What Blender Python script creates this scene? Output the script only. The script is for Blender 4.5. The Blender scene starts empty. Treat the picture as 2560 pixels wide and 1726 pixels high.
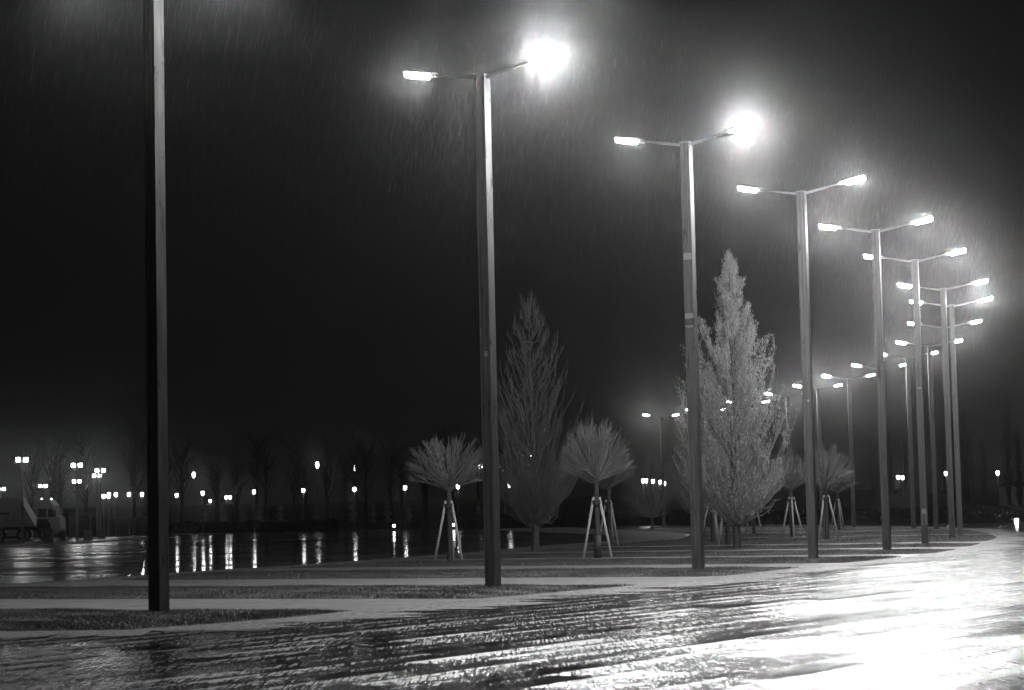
import bpy, math, random
import numpy as np
from mathutils import Vector, Matrix

R = math.radians
S = bpy.context.scene
COL = S.collection

# ------------------------------------------------------------------ render set-up
S.render.engine = 'CYCLES'
S.cycles.use_denoising = True
S.cycles.use_adaptive_sampling = False
S.cycles.max_bounces = 6
S.cycles.diffuse_bounces = 2
S.cycles.glossy_bounces = 3
S.cycles.transmission_bounces = 2
S.cycles.volume_bounces = 0
S.cycles.transparent_max_bounces = 8
S.cycles.sample_clamp_indirect = 4.0
S.cycles.caustics_reflective = False
S.cycles.caustics_refractive = False
S.view_settings.view_transform = 'Standard'
S.view_settings.look = 'None'
S.view_settings.exposure = EXPOSURE = 0.25
S.view_settings.gamma = 1.0

# ------------------------------------------------------------------ helpers
def gz(y):
    """the ground falls very gently away from the camera"""
    t = min(1.0, max(0.0, (y - 90) / 100.0))
    return -0.25 * t * t * (3 - 2 * t)

def tag(o, label=None, cat=None, group=None, kind=None):
    if label: o['label'] = label
    if cat: o['category'] = cat
    if group: o['group'] = group
    if kind: o['kind'] = kind
    return o

def empty(name, loc, rz=0.0):
    o = bpy.data.objects.new(name, None)
    o.empty_display_size = 0.3
    o.location = loc
    o.rotation_euler = (0, 0, rz)
    COL.objects.link(o)
    return o

def mesh_np(name, verts, faces, mat, parent=None, smooth=False):
    """verts (n,3) and faces (m,k) all with the same corner count"""
    verts = np.asarray(verts, dtype=np.float32); faces = np.asarray(faces, dtype=np.int32)
    me = bpy.data.meshes.new(name)
    me.vertices.add(len(verts)); me.vertices.foreach_set('co', verts.ravel())
    m, k = faces.shape
    me.loops.add(m * k); me.loops.foreach_set('vertex_index', faces.ravel())
    me.polygons.add(m)
    me.polygons.foreach_set('loop_start', np.arange(0, m * k, k, dtype=np.int32))
    if smooth: me.polygons.foreach_set('use_smooth', np.ones(m, dtype=bool))
    me.update(calc_edges=True)
    me.materials.append(mat)
    o = bpy.data.objects.new(name, me)
    if parent: o.parent = parent
    COL.objects.link(o)
    return o

class MB:
    """collects shapes and links them as ONE mesh object"""
    def __init__(self): self.v = []; self.f = []
    def add(self, vs, fs):
        b = len(self.v)
        self.v += [tuple(p) for p in vs]
        self.f += [tuple(i + b for i in f) for f in fs]
        return self
    def box(self, c, s, rz=0.0, top=(1, 1), bottom=(1, 1), M=None):
        """box centred at c; top and bottom scale the x and y extents there"""
        vs = []
        for z, sc in ((-.5, bottom), (.5, top)):
            for x, y in ((-.5, -.5), (.5, -.5), (.5, .5), (-.5, .5)):
                px, py = x * s[0] * sc[0], y * s[1] * sc[1]
                p = Vector((px * math.cos(rz) - py * math.sin(rz) + c[0], px * math.sin(rz) + py * math.cos(rz) + c[1], z * s[2] + c[2]))
                vs.append(M @ p if M else p)
        return self.add(vs, [(3, 2, 1, 0), (4, 5, 6, 7), (0, 1, 5, 4), (1, 2, 6, 5), (2, 3, 7, 6), (3, 0, 4, 7)])
    def tube(self, pts, rad, n=8, cap=True):
        pts = [Vector(p) for p in pts]; rings = []
        for i, p in enumerate(pts):
            d = (pts[min(i + 1, len(pts) - 1)] - pts[max(i - 1, 0)]).normalized()
            a = d.cross(Vector((0.31, 0.95, 0.05)) if abs(d.y) < .9 else Vector((1, 0, 0))).normalized(); b = d.cross(a)
            r = rad[i] if isinstance(rad, (list, tuple)) else rad
            rings.append([p + a * math.cos(2 * math.pi * k / n) * r + b * math.sin(2 * math.pi * k / n) * r for k in range(n)])
        vs = [q for r_ in rings for q in r_]; fs = []
        for i in range(len(pts) - 1):
            for k in range(n):
                fs.append((i * n + k, i * n + (k + 1) % n, (i + 1) * n + (k + 1) % n, (i + 1) * n + k))
        if cap: fs += [tuple(range(n - 1, -1, -1)), tuple((len(pts) - 1) * n + k for k in range(n))]
        return self.add(vs, fs)
    def prism(self, poly, z0, z1):
        n = len(poly)
        vs = [(x, y, z0) for x, y in poly] + [(x, y, z1) for x, y in poly]
        fs = [(i, (i + 1) % n, n + (i + 1) % n, n + i) for i in range(n)]
        fs += [tuple(range(n - 1, -1, -1)), tuple(range(n, 2 * n))]
        return self.add(vs, fs)
    def side_prism(self, poly, y0, y1):
        """outline in x,z pushed from y0 to y1"""
        n = len(poly)
        vs = [(x, y0, z) for x, z in poly] + [(x, y1, z) for x, z in poly]
        fs = [(i, (i + 1) % n, n + (i + 1) % n, n + i) for i in range(n)]
        fs += [tuple(range(n - 1, -1, -1)), tuple(range(n, 2 * n))]
        return self.add(vs, fs)
    def build(self, name, mat, parent=None, smooth=False, bevel=0.0):
        me = bpy.data.meshes.new(name)
        me.from_pydata(self.v, [], self.f); me.update()
        import bmesh
        bm = bmesh.new(); bm.from_mesh(me)
        bmesh.ops.recalc_face_normals(bm, faces=bm.faces)
        bm.to_mesh(me); bm.free()
        if smooth:
            for p in me.polygons: p.use_smooth = True
        me.materials.append(mat)
        o = bpy.data.objects.new(name, me)
        if parent: o.parent = parent
        COL.objects.link(o)
        if bevel:
            m = o.modifiers.new('soft_edge', 'BEVEL'); m.width = bevel; m.segments = 2; m.limit_method = 'ANGLE'
        return o

def copy_tree(o, parent=None):
    c = o.copy(); COL.objects.link(c)
    if parent: c.parent = parent
    for ch in o.children: copy_tree(ch, c)
    return c

# ------------------------------------------------------------------ materials
def mat(name, base, rough=0.5, metal=0.0, spec=0.5):
    m = bpy.data.materials.new(name); m.use_nodes = True
    b = m.node_tree.nodes['Principled BSDF']
    b.inputs['Base Color'].default_value = (base, base, base, 1)
    b.inputs['Roughness'].default_value = rough
    b.inputs['Metallic'].default_value = metal
    b.inputs['Specular IOR Level'].default_value = spec
    return m

class NT:
    def __init__(self, m): self.t = m.node_tree; self.b = self.t.nodes['Principled BSDF']
    def n(self, typ, **kw):
        nd = self.t.nodes.new(typ)
        for k, v in kw.items():
            if k.startswith('i_'): nd.inputs[k[2:].replace('_', ' ')].default_value = v
            else: setattr(nd, k, v)
        return nd
    def l(self, a, b): self.t.links.new(a, b)
    def math(self, op, a, b=None, c=None):
        nd = self.t.nodes.new('ShaderNodeMath'); nd.operation = op
        for i, x in enumerate((a, b, c)):
            if x is None: continue
            if isinstance(x, (int, float)): nd.inputs[i].default_value = x
            else: self.l(x, nd.inputs[i])
        return nd.outputs[0]
    def ramp(self, src, lo, hi, a, b):
        nd = self.t.nodes.new('ShaderNodeMapRange')
        nd.inputs['From Min'].default_value = lo; nd.inputs['From Max'].default_value = hi
        nd.inputs['To Min'].default_value = a; nd.inputs['To Max'].default_value = b
        self.l(src, nd.inputs['Value']); return nd.outputs[0]
    def pos(self, rot=0.0, scale=(1, 1, 1)):
        g = self.t.nodes.new('ShaderNodeNewGeometry')
        r = self.t.nodes.new('ShaderNodeVectorRotate'); r.rotation_type = 'Z_AXIS'; r.inputs['Angle'].default_value = rot
        self.l(g.outputs['Position'], r.inputs['Vector'])
        s = self.t.nodes.new('ShaderNodeVectorMath'); s.operation = 'MULTIPLY'; s.inputs[1].default_value = scale
        self.l(r.outputs[0], s.inputs[0]); return s.outputs[0]
    def noise(self, vec, scale, detail=3, rough=.55):
        nd = self.t.nodes.new('ShaderNodeTexNoise'); nd.inputs['Scale'].default_value = scale
        nd.inputs['Detail'].default_value = detail; nd.inputs['Roughness'].default_value = rough
        if vec is not None: self.l(vec, nd.inputs['Vector'])
        return nd.outputs['Fac']
    def bump(self, h, dist=1.0, strength=1.0):
        nd = self.t.nodes.new('ShaderNodeBump'); nd.inputs['Distance'].default_value = dist; nd.inputs['Strength'].default_value = strength
        self.l(h, nd.inputs['Height']); self.l(nd.outputs[0], self.b.inputs['Normal'])
    def grey(self, v):
        c = self.t.nodes.new('ShaderNodeCombineColor')
        for i in range(3): self.l(v, c.inputs[i])
        self.l(c.outputs[0], self.b.inputs['Base Color'])

def glow_mat(name, strength):
    m = bpy.data.materials.new(name); m.use_nodes = True
    b = m.node_tree.nodes['Principled BSDF']
    b.inputs['Base Color'].default_value = (.8, .8, .8, 1)
    b.inputs['Emission Color'].default_value = (1, 1, 1, 1)
    b.inputs['Emission Strength'].default_value = strength
    return m

POWER = 340.0
G_DIM, G_STD, G_BRIGHT, G_GLARE, G_BLAZE = (glow_mat('lamp_glass_' + k, POWER * f) for k, f in (('dim', .35), ('lit', 1.0), ('bright', 2.5), ('glaring', 2.4), ('blazing', 8.0)))
G_FAR = glow_mat('far_lamp_glass', 15.0)
G_FARDIM = glow_mat('far_lamp_glass_dim', 16.0)
G_PLAZA = glow_mat('plaza_lamp_glass', 45.0)

M_POLE = mat('grey_pole_paint', .065, .32)
t = NT(M_POLE); p = t.pos(0, (14, 14, .8)); n1 = t.noise(p, 1.0, 5, .6); n2 = t.noise(t.pos(0, (9, 9, 1.6)), 1.0, 4, .7)
t.grey(t.math('MULTIPLY', t.ramp(n1, .3, .7, .045, .09), t.ramp(n2, .35, .7, .8, 1.1)))
t.l(t.ramp(n2, .3, .7, .22, .5), t.b.inputs['Roughness'])
t.bump(t.noise(t.pos(0, (60, 60, 12)), 1.0, 3, .6), .0015)
M_HEAD = mat('lamp_housing', .18, .35, .3)
M_POST = mat('park_post_paint', .07, .5)
M_DARK = mat('dark_metal', .04, .45)
M_STEEL = mat('worn_steel', .3, .4, .3)
M_PAPER = mat('poster_paper', .19, .4)

M_STAKE = mat('pale_timber', .42, .55)
t = NT(M_STAKE); t.grey(t.ramp(t.noise(t.pos(0, (30, 30, 4)), 1.0, 4), .3, .7, .28, .5))
M_STRAP = mat('rubber_strap', .03, .6)
M_BARK = mat('wet_bark', .09, .5)
t = NT(M_BARK); n1 = t.noise(t.pos(0, (30, 30, 8)), 1.0, 4); t.grey(t.ramp(n1, .3, .7, .025, .07)); t.bump(n1, .02)
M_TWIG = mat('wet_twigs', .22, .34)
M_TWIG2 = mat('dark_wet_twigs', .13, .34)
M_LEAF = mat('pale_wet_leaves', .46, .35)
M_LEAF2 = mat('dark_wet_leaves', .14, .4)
M_FARTREE = mat('distant_bark', .014, .9, 0, .1)
M_HEDGE = mat('dark_hedge_leaves', .014, .9, 0, .1)
M_GRASS = mat('short_grass', .06, .5, 0, .4)
M_SOIL = mat('grass_soil', .04, .8)
t = NT(M_SOIL); t.grey(t.ramp(t.noise(t.pos(0), 4.0, 4), .3, .7, .035, .06)); t.bump(t.noise(t.pos(0), 14.0, 3), .03)
M_LAWN = mat('far_lawn', .05, .9, 0, .1)

# wet slabs of the plaza: long joints, slightly tilted slabs, puddled film of water
M_PAVE = mat('wet_paving', .12, .3)
t = NT(M_PAVE)
JA = R(58.0)
P = t.pos(-JA)
sx = t.n('ShaderNodeSeparateXYZ'); t.l(P, sx.inputs[0])
wob = t.math('MULTIPLY', t.math('SUBTRACT', t.noise(t.pos(-JA, (.35, .35, 0)), 1.0, 2), .5), .10)
tt = t.math('DIVIDE', t.math('ADD', sx.outputs[1], wob), .56)
row = t.math('FLOOR', tt); fr = t.math('FRACT', tt)
wn = t.n('ShaderNodeTexWhiteNoise', noise_dimensions='2D')
cell = t.n('ShaderNodeCombineXYZ'); t.l(row, cell.inputs[0])
ss = t.math('FLOOR', t.math('ADD', t.math('DIVIDE', sx.outputs[0], 1.9), t.math('MULTIPLY', row, .37)))
t.l(ss, cell.inputs[1]); t.l(cell.outputs[0], wn.inputs['Vector'])
tilt = t.math('MULTIPLY', t.math('SUBTRACT', wn.outputs['Value'], .30), t.math('SUBTRACT', fr, .5))
gap = t.math('LESS_THAN', t.math('MINIMUM', fr, t.math('SUBTRACT', 1.0, fr)), .026)
und = t.noise(t.pos(-JA, (.30, 1.05, 0)), 1.0, 4, .6)
big = t.noise(t.pos(-JA, (.10, .22, 0)), 1.0, 2, .5)
fine = t.noise(t.pos(0, (11, 6, 0)), 1.0, 4, .75)
h = t.math('ADD', t.math('MULTIPLY', tilt, .11), t.math('MULTIPLY', und, .016))
h = t.math('ADD', h, t.math('MULTIPLY', big, .015))
h = t.math('ADD', h, t.math('MULTIPLY', fine, .014))
h = t.math('SUBTRACT', h, t.math('MULTIPLY', gap, .012))
h = t.math('ADD', h, t.math('MULTIPLY', t.noise(t.pos(0, (30, 1.3, 0)), 1.0, 2, .6), .0016))
t.bump(h, 1.0)
run = t.noise(t.pos(-JA, (.55, 3.0, 0)), 1.0, 5, .7)
grain = t.noise(t.pos(0, (42, 1.1, 0)), 1.0, 2, .6)
film = t.math('ADD', t.math('MULTIPLY', fr, .66), t.math('MULTIPLY', t.math('SUBTRACT', run, .5), 1.7))
film = t.math('ADD', film, t.math('MULTIPLY', t.math('SUBTRACT', wn.outputs['Value'], .5), .55))
film = t.math('ADD', film, t.math('MULTIPLY', t.math('SUBTRACT', fine, .5), 2.2))
film = t.math('ADD', film, t.math('MULTIPLY', t.math('SUBTRACT', grain, .5), 2.2))
film = t.ramp(film, .10, 1.08, 0, 1)
film = t.math('MULTIPLY', film, t.ramp(gap, 0, 1, 1, .25))
t.l(t.math('ADD', t.math('MULTIPLY', film, .36), .08), t.b.inputs['Roughness'])
t.grey(t.ramp(film, 0, 1, .015, .06))

M_PATH = mat('wet_path', .22, .3)
t = NT(M_PATH); n1 = t.noise(t.pos(-JA, (1.5, 1.5, 0)), 1.0, 4); t.bump(n1, .015); t.l(t.ramp(n1, .3, .7, .3, .5), t.b.inputs['Roughness'])
t.grey(t.ramp(t.noise(t.pos(0), 2.5, 5, .7), .3, .7, .12, .21))
M_BAND = mat('wet_sett_band', .2, .45)
t = NT(M_BAND)
vo = t.n('ShaderNodeTexVoronoi', i_Scale=7.0); t.l(t.pos(0), vo.inputs['Vector'])
t.bump(t.math('MULTIPLY', vo.outputs['Distance'], -.05), 1.0); t.grey(t.ramp(t.noise(t.pos(0), 6.0, 4, .8), .3, .7, .06, .20))
t.l(t.ramp(t.noise(t.pos(0), 9.0, 3), .35, .65, .25, .6), t.b.inputs['Roughness'])

M_ASPH = mat('wet_asphalt', .045, .14)
t = NT(M_ASPH)
a1 = t.noise(t.pos(0, (.03, .14, 0)), 1.0, 3); a2 = t.noise(t.pos(0, (.22, .9, 0)), 1.0, 3)
t.bump(t.math('ADD', t.math('MULTIPLY', a2, .006), t.math('MULTIPLY', t.noise(t.pos(0), 5.0, 2), .0008)), 1.0)
t.l(t.ramp(a1, .38, .62, .03, .15), t.b.inputs['Roughness'])
t.grey(t.ramp(t.noise(t.pos(0), .8, 4), .3, .7, .12, .22))

M_BAY = mat('rough_wet_asphalt', .05, .24)
t = NT(M_BAY)
t.bump(t.math('ADD', t.math('MULTIPLY', t.noise(t.pos(0, (.3, 1.2, 0)), 1.0, 3), .012), t.math('MULTIPLY', t.noise(t.pos(0), 6.0, 3), .004)), 1.0)
t.l(t.ramp(t.noise(t.pos(0, (.05, .2, 0)), 1.0, 3), .35, .65, .20, .36), t.b.inputs['Roughness'])
M_COB = mat('cobble_edge', .24, .5)
t = NT(M_COB)
vo = t.n('ShaderNodeTexVoronoi', i_Scale=6.0); t.l(t.pos(0), vo.inputs['Vector'])
t.bump(t.math('MULTIPLY', vo.outputs['Distance'], -.10), 1.0); t.grey(t.ramp(vo.outputs['Distance'], 0, .7, .30, .10))
M_SLAB = mat('pale_pavement', .22, .25)
t = NT(M_SLAB); n1 = t.noise(t.pos(0, (.8, .8, 0)), 1.0, 3); t.bump(n1, .02)
M_KERB = mat('kerb_stone', .25, .4)
M_WATER = mat('puddle_water', .02, .03)

# ------------------------------------------------------------------ ground
def interp(pts, y):
    ys = [p[1] for p in pts]; xs = [p[0] for p in pts]
    return float(np.interp(y, ys, xs))

LEFT = [(-40, 38.0), (-30, 42.5), (-20, 47.2), (-12.3, 50.6), (-10.4, 52.2), (-8.7, 56.9), (-7.2, 60.8), (-5.0, 64.8), (-2.6, 72.2), (.1, 79.3), (2.3, 87.0),
        (4.9, 93.2), (7.1, 99.8), (9.0, 114), (9.7, 131.8), (8.8, 155), (7.9, 169), (6.5, 190), (5.0, 215)]
RIGHT = [(-25, 36.0), (-12, 31.0), (-9.5, 29.9), (-7.0, 29.06), (-5.13, 28.7), (-4.13, 29.8), (-3.06, 31.4), (-2.28, 33.0), (-.56, 36.2), (.99, 38.8), (2.5, 41.1), (5.0, 46.4), (6.84, 50.3), (8.43, 53.4),
         (10.25, 57.2), (11.96, 61.0), (13.94, 66.3), (16.75, 75.7), (19.02, 84.0), (21.37, 95.6), (22.9, 106.4), (24.2, 120.6), (24.8, 144), (22.9, 177.7), (19, 205)]
SL = 0.54

rows = sorted(set([-30, 0, 8] + list(range(10, 92, 2)) + list(range(90, 262, 4)) + [280, 320, 400, 520, 700, 900]))
def sheet(name, ys, xl, xr, dz, m, nx=1):
    v = []; f = []
    for y in ys:
        a, b = xl(y), xr(y)
        for i in range(nx + 1): v.append((a + (b - a) * i / nx, y, gz(y) + dz))
    w = nx + 1
    for j in range(len(ys) - 1):
        for i in range(nx): f.append((j * w + i, j * w + i + 1, (j + 1) * w + i + 1, (j + 1) * w + i))
    return mesh_np(name, v, f, m)

tag(sheet('ground', rows, lambda y: -700, lambda y: 700, -.004, M_ASPH, 8), kind='structure')
prow = [y for y in rows if y <= 214] + [214]
tag(sheet('paving', sorted(set(prow)), lambda y: -90 if y < 38 else interp(LEFT, y), lambda y: 130 if y < 130 else 130 - (y - 130) * 1.24, 0.0, M_PAVE, 4), kind='structure')
tag(sheet('parking_bays', [y for y in rows if 38 <= y <= 206], lambda y: -90, lambda y: min(interp([(-10, 40), (-10.5, 60), (-19, 110), (-28.5, 160), (-31.9, 190), (-31.9, 206)], y), interp(LEFT, y)), .003, M_BAY), kind='structure')
crow = sorted(set([p[1] for p in LEFT] + [y for y in rows if 38 < y < 215]))
tag(sheet('kerb_strip', crow, lambda y: interp(LEFT, y) - (1.5 + max(0, y - 75) * .05), lambda y: interp(LEFT, y) + .15, .006, M_COB), kind='structure')

prow2 = sorted(set([p[1] for p in RIGHT if p[1] > 28.6] + [y for y in rows if 28.8 < y < 205]))
RY = sorted([p for p in RIGHT if p[1] > 28.6], key=lambda p: p[1])
R2 = [p for p in RIGHT if p[0] >= -5.13]
def off_curve(pts, d):
    out = []
    for i, (x, y) in enumerate(pts):
        a, b_ = pts[max(i - 1, 0)], pts[min(i + 1, len(pts) - 1)]
        tx, ty = b_[0] - a[0], b_[1] - a[1]; L = math.hypot(tx, ty)
        out.append((x + ty / L * d, y - tx / L * d))
    return out
def ribbon(name, A, B, dz, m):
    v = []; f = []
    for (a, b_) in zip(A, B): v += [(a[0], a[1], gz(a[1]) + dz), (b_[0], b_[1], gz(b_[1]) + dz)]
    for i in range(len(A) - 1): f.append((2 * i, 2 * i + 1, 2 * i + 3, 2 * i + 2))
    return mesh_np(name, v, f, m)
def dense(pts, n=8):
    out = []
    for i in range(len(pts) - 1):
        for k in range(n): out.append((pts[i][0] + (pts[i + 1][0] - pts[i][0]) * k / n, pts[i][1] + (pts[i + 1][1] - pts[i][1]) * k / n))
    return out + [pts[-1]]
RD = dense(RIGHT, 4)
# paths between the grass strips and a band of setts along the curve
ROWC = [24.4] + [25 + i * .9 for i in range(180)]
_rc = sorted([(y + .54 * x, x) for x, y in RIGHT]); _lc = sorted([(y + .54 * x, x) for x, y in LEFT])
pa = []; pb = []
for c in ROWC:
    xb = float(np.interp(c, [a for a, _ in _rc], [b_ for _, b_ in _rc])); xa = float(np.interp(c, [a for a, _ in _lc], [b_ for _, b_ in _lc])) if c > _lc[0][0] else -45.0
    pa.append((xa, c - .54 * xa)); pb.append((xb, c - .54 * xb))
v = []; f = []; NXP = 24
for (a, b_) in zip(pa, pb):
    for i in range(NXP + 1):
        x = a[0] + (b_[0] - a[0]) * i / NXP; y = a[1] + (b_[1] - a[1]) * i / NXP; v.append((x, y, gz(y) + .004))
for j in range(len(pa) - 1):
    for i in range(NXP): f.append((j * (NXP + 1) + i, j * (NXP + 1) + i + 1, (j + 1) * (NXP + 1) + i + 1, (j + 1) * (NXP + 1) + i))
tag(mesh_np('path', v, f, M_PATH), kind='structure')
RE = dense(RIGHT, 40); _j = random.Random(4)
JAG = []
_o = off_curve(RE, 1.0); _i = off_curve(RE, 0.0)
for i in range(len(RE)):
    q = 1.2 + .35 * math.sin(i * .11) + .25 * math.sin(i * .29 + 1) + _j.uniform(-.5, .6)
    JAG.append((_i[i][0] + (_o[i][0] - _i[i][0]) * q, _i[i][1] + (_o[i][1] - _i[i][1]) * q))
tag(ribbon('kerb_strip', off_curve(RE, -.1), JAG, .009, M_BAND), kind='structure')

# grass strips: low mounds between narrow wet paths, all parallel, ending on the curve of the plaza
def on_line(pts, c):
    cs = [y + SL * x for x, y in pts]
    return float(np.interp(c, cs, [p[0] for p in pts]))
RC = sorted([(y + SL * x, x) for x, y in RIGHT]); LC = sorted([(y + SL * x, x) for x, y in LEFT])
def xr_c(c): return float(np.interp(c, [a for a, _ in RC], [b for _, b in RC]))
def xl_c(c): return float(np.interp(c, [a for a, _ in LC], [b for _, b in LC])) if c > LC[0][0] else -45.0
STRIPS = [(24.6, 31.7), (36.1, 42.5), (47.5, 54.1), (57.7, 64.1), (67.0, 73.7), (76.6, 83.4), (86.2, 103.5), (105.5, 124), (127, 150), (153, 186)]
rng = np.random.default_rng(7)
def mound(u, x, c):
    """height of the turf, u from 0 to 1 across the strip"""
    e = min(u, 1 - u) * 2
    return .008 + .018 * min(1, e * 2.2) + .010 * math.sin(x * 1.7 + c) * math.sin(c * 2.1 + x * .6) * min(1, e * 2)
for k, (c0, c1) in enumerate(STRIPS):
    nx, nc = 70, 10
    v = []; f = []
    for j in range(nc + 1):
        u = j / nc; c = c0 + (c1 - c0) * u
        tip = .5 * (1 - math.sqrt(max(0, 1 - (2 * u - 1) ** 8)))
        xa, xb = (max(xl_c(c), -45) + .3), xr_c(c) - .15 - tip
        for i in range(nx + 1):
            w = i / nx; x = xa + (xb - xa) * w
            y = c - SL * x
            ed = min(1, min(w, 1 - w) * 12)
            v.append((x, y, gz(y) + .005 + (mound(u, x, c)) * ed * (.0 if j in (0, nc) else 1)))
    for j in range(nc):
        for i in range(nx):
            f.append((j * (nx + 1) + i, j * (nx + 1) + i + 1, (j + 1) * (nx + 1) + i + 1, (j + 1) * (nx + 1) + i))
    tag(mesh_np('lawn_strip', v, f, M_SOIL, smooth=True), kind='structure')

# blades of grass on the strips (nobody could count them)
V = []; n_tot = 0
for k, (c0, c1) in enumerate(STRIPS):
    n = [130000, 100000, 70000, 50000, 36000, 26000, 34000, 16000, 8000, 6000][k]
    c = rng.uniform(c0 + .04, c1 - .04, n)
    xa = np.array([max(xl_c(a), -14 if k < 2 else -45) + .35 for a in c]); xb = np.array([xr_c(a) - .2 for a in c])
    w = rng.uniform(0, 1, n); x = xa + (xb - xa) * w; y = c - SL * x
    u = (c - c0) / (c1 - c0)
    z = np.array([gz(b) + mound(a, q, d) * min(1, min(ww, 1 - ww) * 12) for a, q, d, b, ww in zip(u, x, c, y, w)]) - .01
    tuft = .6 + .7 * (np.sin(x * 2.3 + c * 1.1) * np.sin(x * .7 - c * 1.9) + 1) * .5
    hh = rng.uniform(.025, .06, n) * tuft * (1.0 if k < 4 else .8)
    wd = rng.uniform(.003, .007, n) * (1 + .25 * k)
    an = rng.uniform(0, math.pi, n); lx = rng.normal(0, .03, n); ly = rng.normal(0, .03, n)
    a = np.stack([x - np.cos(an) * wd, y - np.sin(an) * wd, z], 1); b = np.stack([x + np.cos(an) * wd, y + np.sin(an) * wd, z], 1)
    t3 = np.stack([x + lx, y + ly, z + hh], 1)
    V.append(np.stack([a, b, t3], 1).reshape(-1, 3))
V = np.concatenate(V)
tag(mesh_np('grass', V, np.arange(len(V)).reshape(-1, 3), M_GRASS), kind='stuff')

# a still puddle in the near paving and a longer one
def puddle(cx, cy, rx, ry, seed):
    r = random.Random(seed); ph = [r.uniform(0, 6.28) for _ in range(4)]
    vs = [(cx, cy, .005)]
    for i in range(48):
        a = i / 48 * 2 * math.pi
        q = 1 + .18 * math.sin(2 * a + ph[0]) + .12 * math.sin(3 * a + ph[1]) + .06 * math.sin(7 * a + ph[2])
        px, py = rx * q * math.cos(a), ry * q * math.sin(a)
        vs.append((cx + px * math.cos(JA) - py * math.sin(JA) * .4, cy + px * math.sin(JA) * .35 + py, .005))
    o = mesh_np('puddle', vs, [(0, i, i % 48 + 1) for i in range(1, 49)], M_WATER)
    return tag(o, kind='structure')
puddle(-4.25, 24.95, .55, .32, 3)
puddle(-3.3, 22.6, .7, .14, 5)

# raised pavement with a kerb on the far side of the car park
kx = [(-32.3, 118), (-32.2, 135), (-32.3, 155), (-32.6, 176), (-32.6, 190), (-34, 199), (-38, 206), (-46, 210)]
v = []; f = []
for x, y in kx: v += [(x, y, gz(y) + .13), (-140, y, gz(y) + .13)]
for i in range(len(kx) - 1): f.append((2 * i, 2 * i + 2, 2 * i + 3, 2 * i + 1))
tag(mesh_np('pavement', v, f, M_SLAB), kind='structure')
b = MB()
for i in range(len(kx) - 1):
    (x0, y0), (x1, y1) = kx[i], kx[i + 1]
    d = Vector((x1 - x0, y1 - y0, 0)); L = d.length; d.normalize()
    nrm = Vector((d.y, -d.x, 0))
    p0, p1 = Vector((x0, y0, 0)), Vector((x1, y1, 0))
    q = [p0, p0 + nrm * .15, p1 + nrm * .15, p1]
    zz = [gz(y0), gz(y0), gz(y1), gz(y1)]
    b.add([(a.x, a.y, z_ - .1) for a, z_ in zip(q, zz)] + [(a.x, a.y, z_ + .135) for a, z_ in zip(q, zz)], [(3, 2, 1, 0), (4, 5, 6, 7), (0, 1, 5, 4), (1, 2, 6, 5), (2, 3, 7, 6), (3, 0, 4, 7)])
tag(b.build('kerb', M_KERB), kind='structure')

# dark lawn behind the car park and the plaza, with a low rise
v = []; f = []
ys = [226, 240, 256, 275, 300, 340, 420, 600, 900]; xs = [-500, -200, -90, -45, -20, 0, 15, 26, 34, 40, 46, 54, 64, 90, 200, 500]
for y in ys:
    for x in xs:
        hill = 3.4 * math.exp(-((x - 43) / 9.0) ** 2 - ((y - 262) / 16.0) ** 2)
        v.append((x, y + (0 if x < 10 else -(min(x, 60) - 10) * 1.05 * max(0, (300 - y)) / 74), -.22 + hill + max(0, y - 300) * .012))
w = len(xs)
for j in range(len(ys) - 1):
    for i in range(w - 1): f.append((j * w + i, j * w + i + 1, (j + 1) * w + i + 1, (j + 1) * w + i))
tag(mesh_np('hill', v, f, M_LAWN, smooth=True), kind='structure')

# ------------------------------------------------------------------ tall twin-arm street lamps
YAW = math.atan2(-SL, 1.0)
def make_street_lamp():
    root = empty('street_lamp', (0, 0, 0), YAW)
    a = .115; g = .016; e = .052
    # square section with a shallow groove near each corner of the two broad faces
    sec = [(-a, -a), (-a + e, -a), (-a + e, -a + g), (-a + e + .02, -a + g), (-a + e + .02, -a), (a - e - .02, -a), (a - e - .02, -a + g), (a - e, -a + g), (a - e, -a), (a, -a),
           (a, a), (a - e, a), (a - e, a - g), (a - e - .02, a - g), (a - e - .02, a), (-a + e + .02, a), (-a + e + .02, a - g), (-a + e, a - g), (-a + e, a), (-a, a)]
    MB().prism(sec, -.05, 10.05).build('shaft', M_POLE, root)
    MB().box((0, 0, 10.066), (.25, .25, .03)).build('cap', M_HEAD, root)
    b = MB()
    for s in (-1, 1):
        b.box((s * (a + .002), 0, 7.2), (.004, .238, .014)); b.box((0, s * (a + .002), 7.2), (.238, .004, .014))
    b.build('joint_collar', M_POLE, root)
    MB().box((.0, -a - .002, .85), (.11, .004, .42)).build('service_door', M_POLE, root)
    for s in (-1, 1):
        ang = math.atan2(.185, 1.0)
        T = Matrix.Translation((s * .115, 0, 10.02)) @ Matrix.Rotation(0 if s > 0 else math.pi, 4, 'Z') @ Matrix.Rotation(-ang, 4, 'Y')
        arm = MB()
        arm.box((.31, 0, 0), (.62, .07, .06), M=T); arm.box((.80, 0, .006), (.42, .05, .04), M=T)
        arm.build('arm', M_HEAD, root)
        h = MB(); h.box((1.36, 0, .045), (.72, .27, .05), top=(.9, .7), M=T); h.box((1.04, 0, .0), (.12, .13, .07), M=T)
        hd = h.build('lamp_head', M_HEAD, root)
        q = MB(); q.box((1.43, 0, -.030), (.52, .235, .088), bottom=(.90, .72), M=T)
        q.build('lamp_glass', G_STD, hd)
    return root

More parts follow.
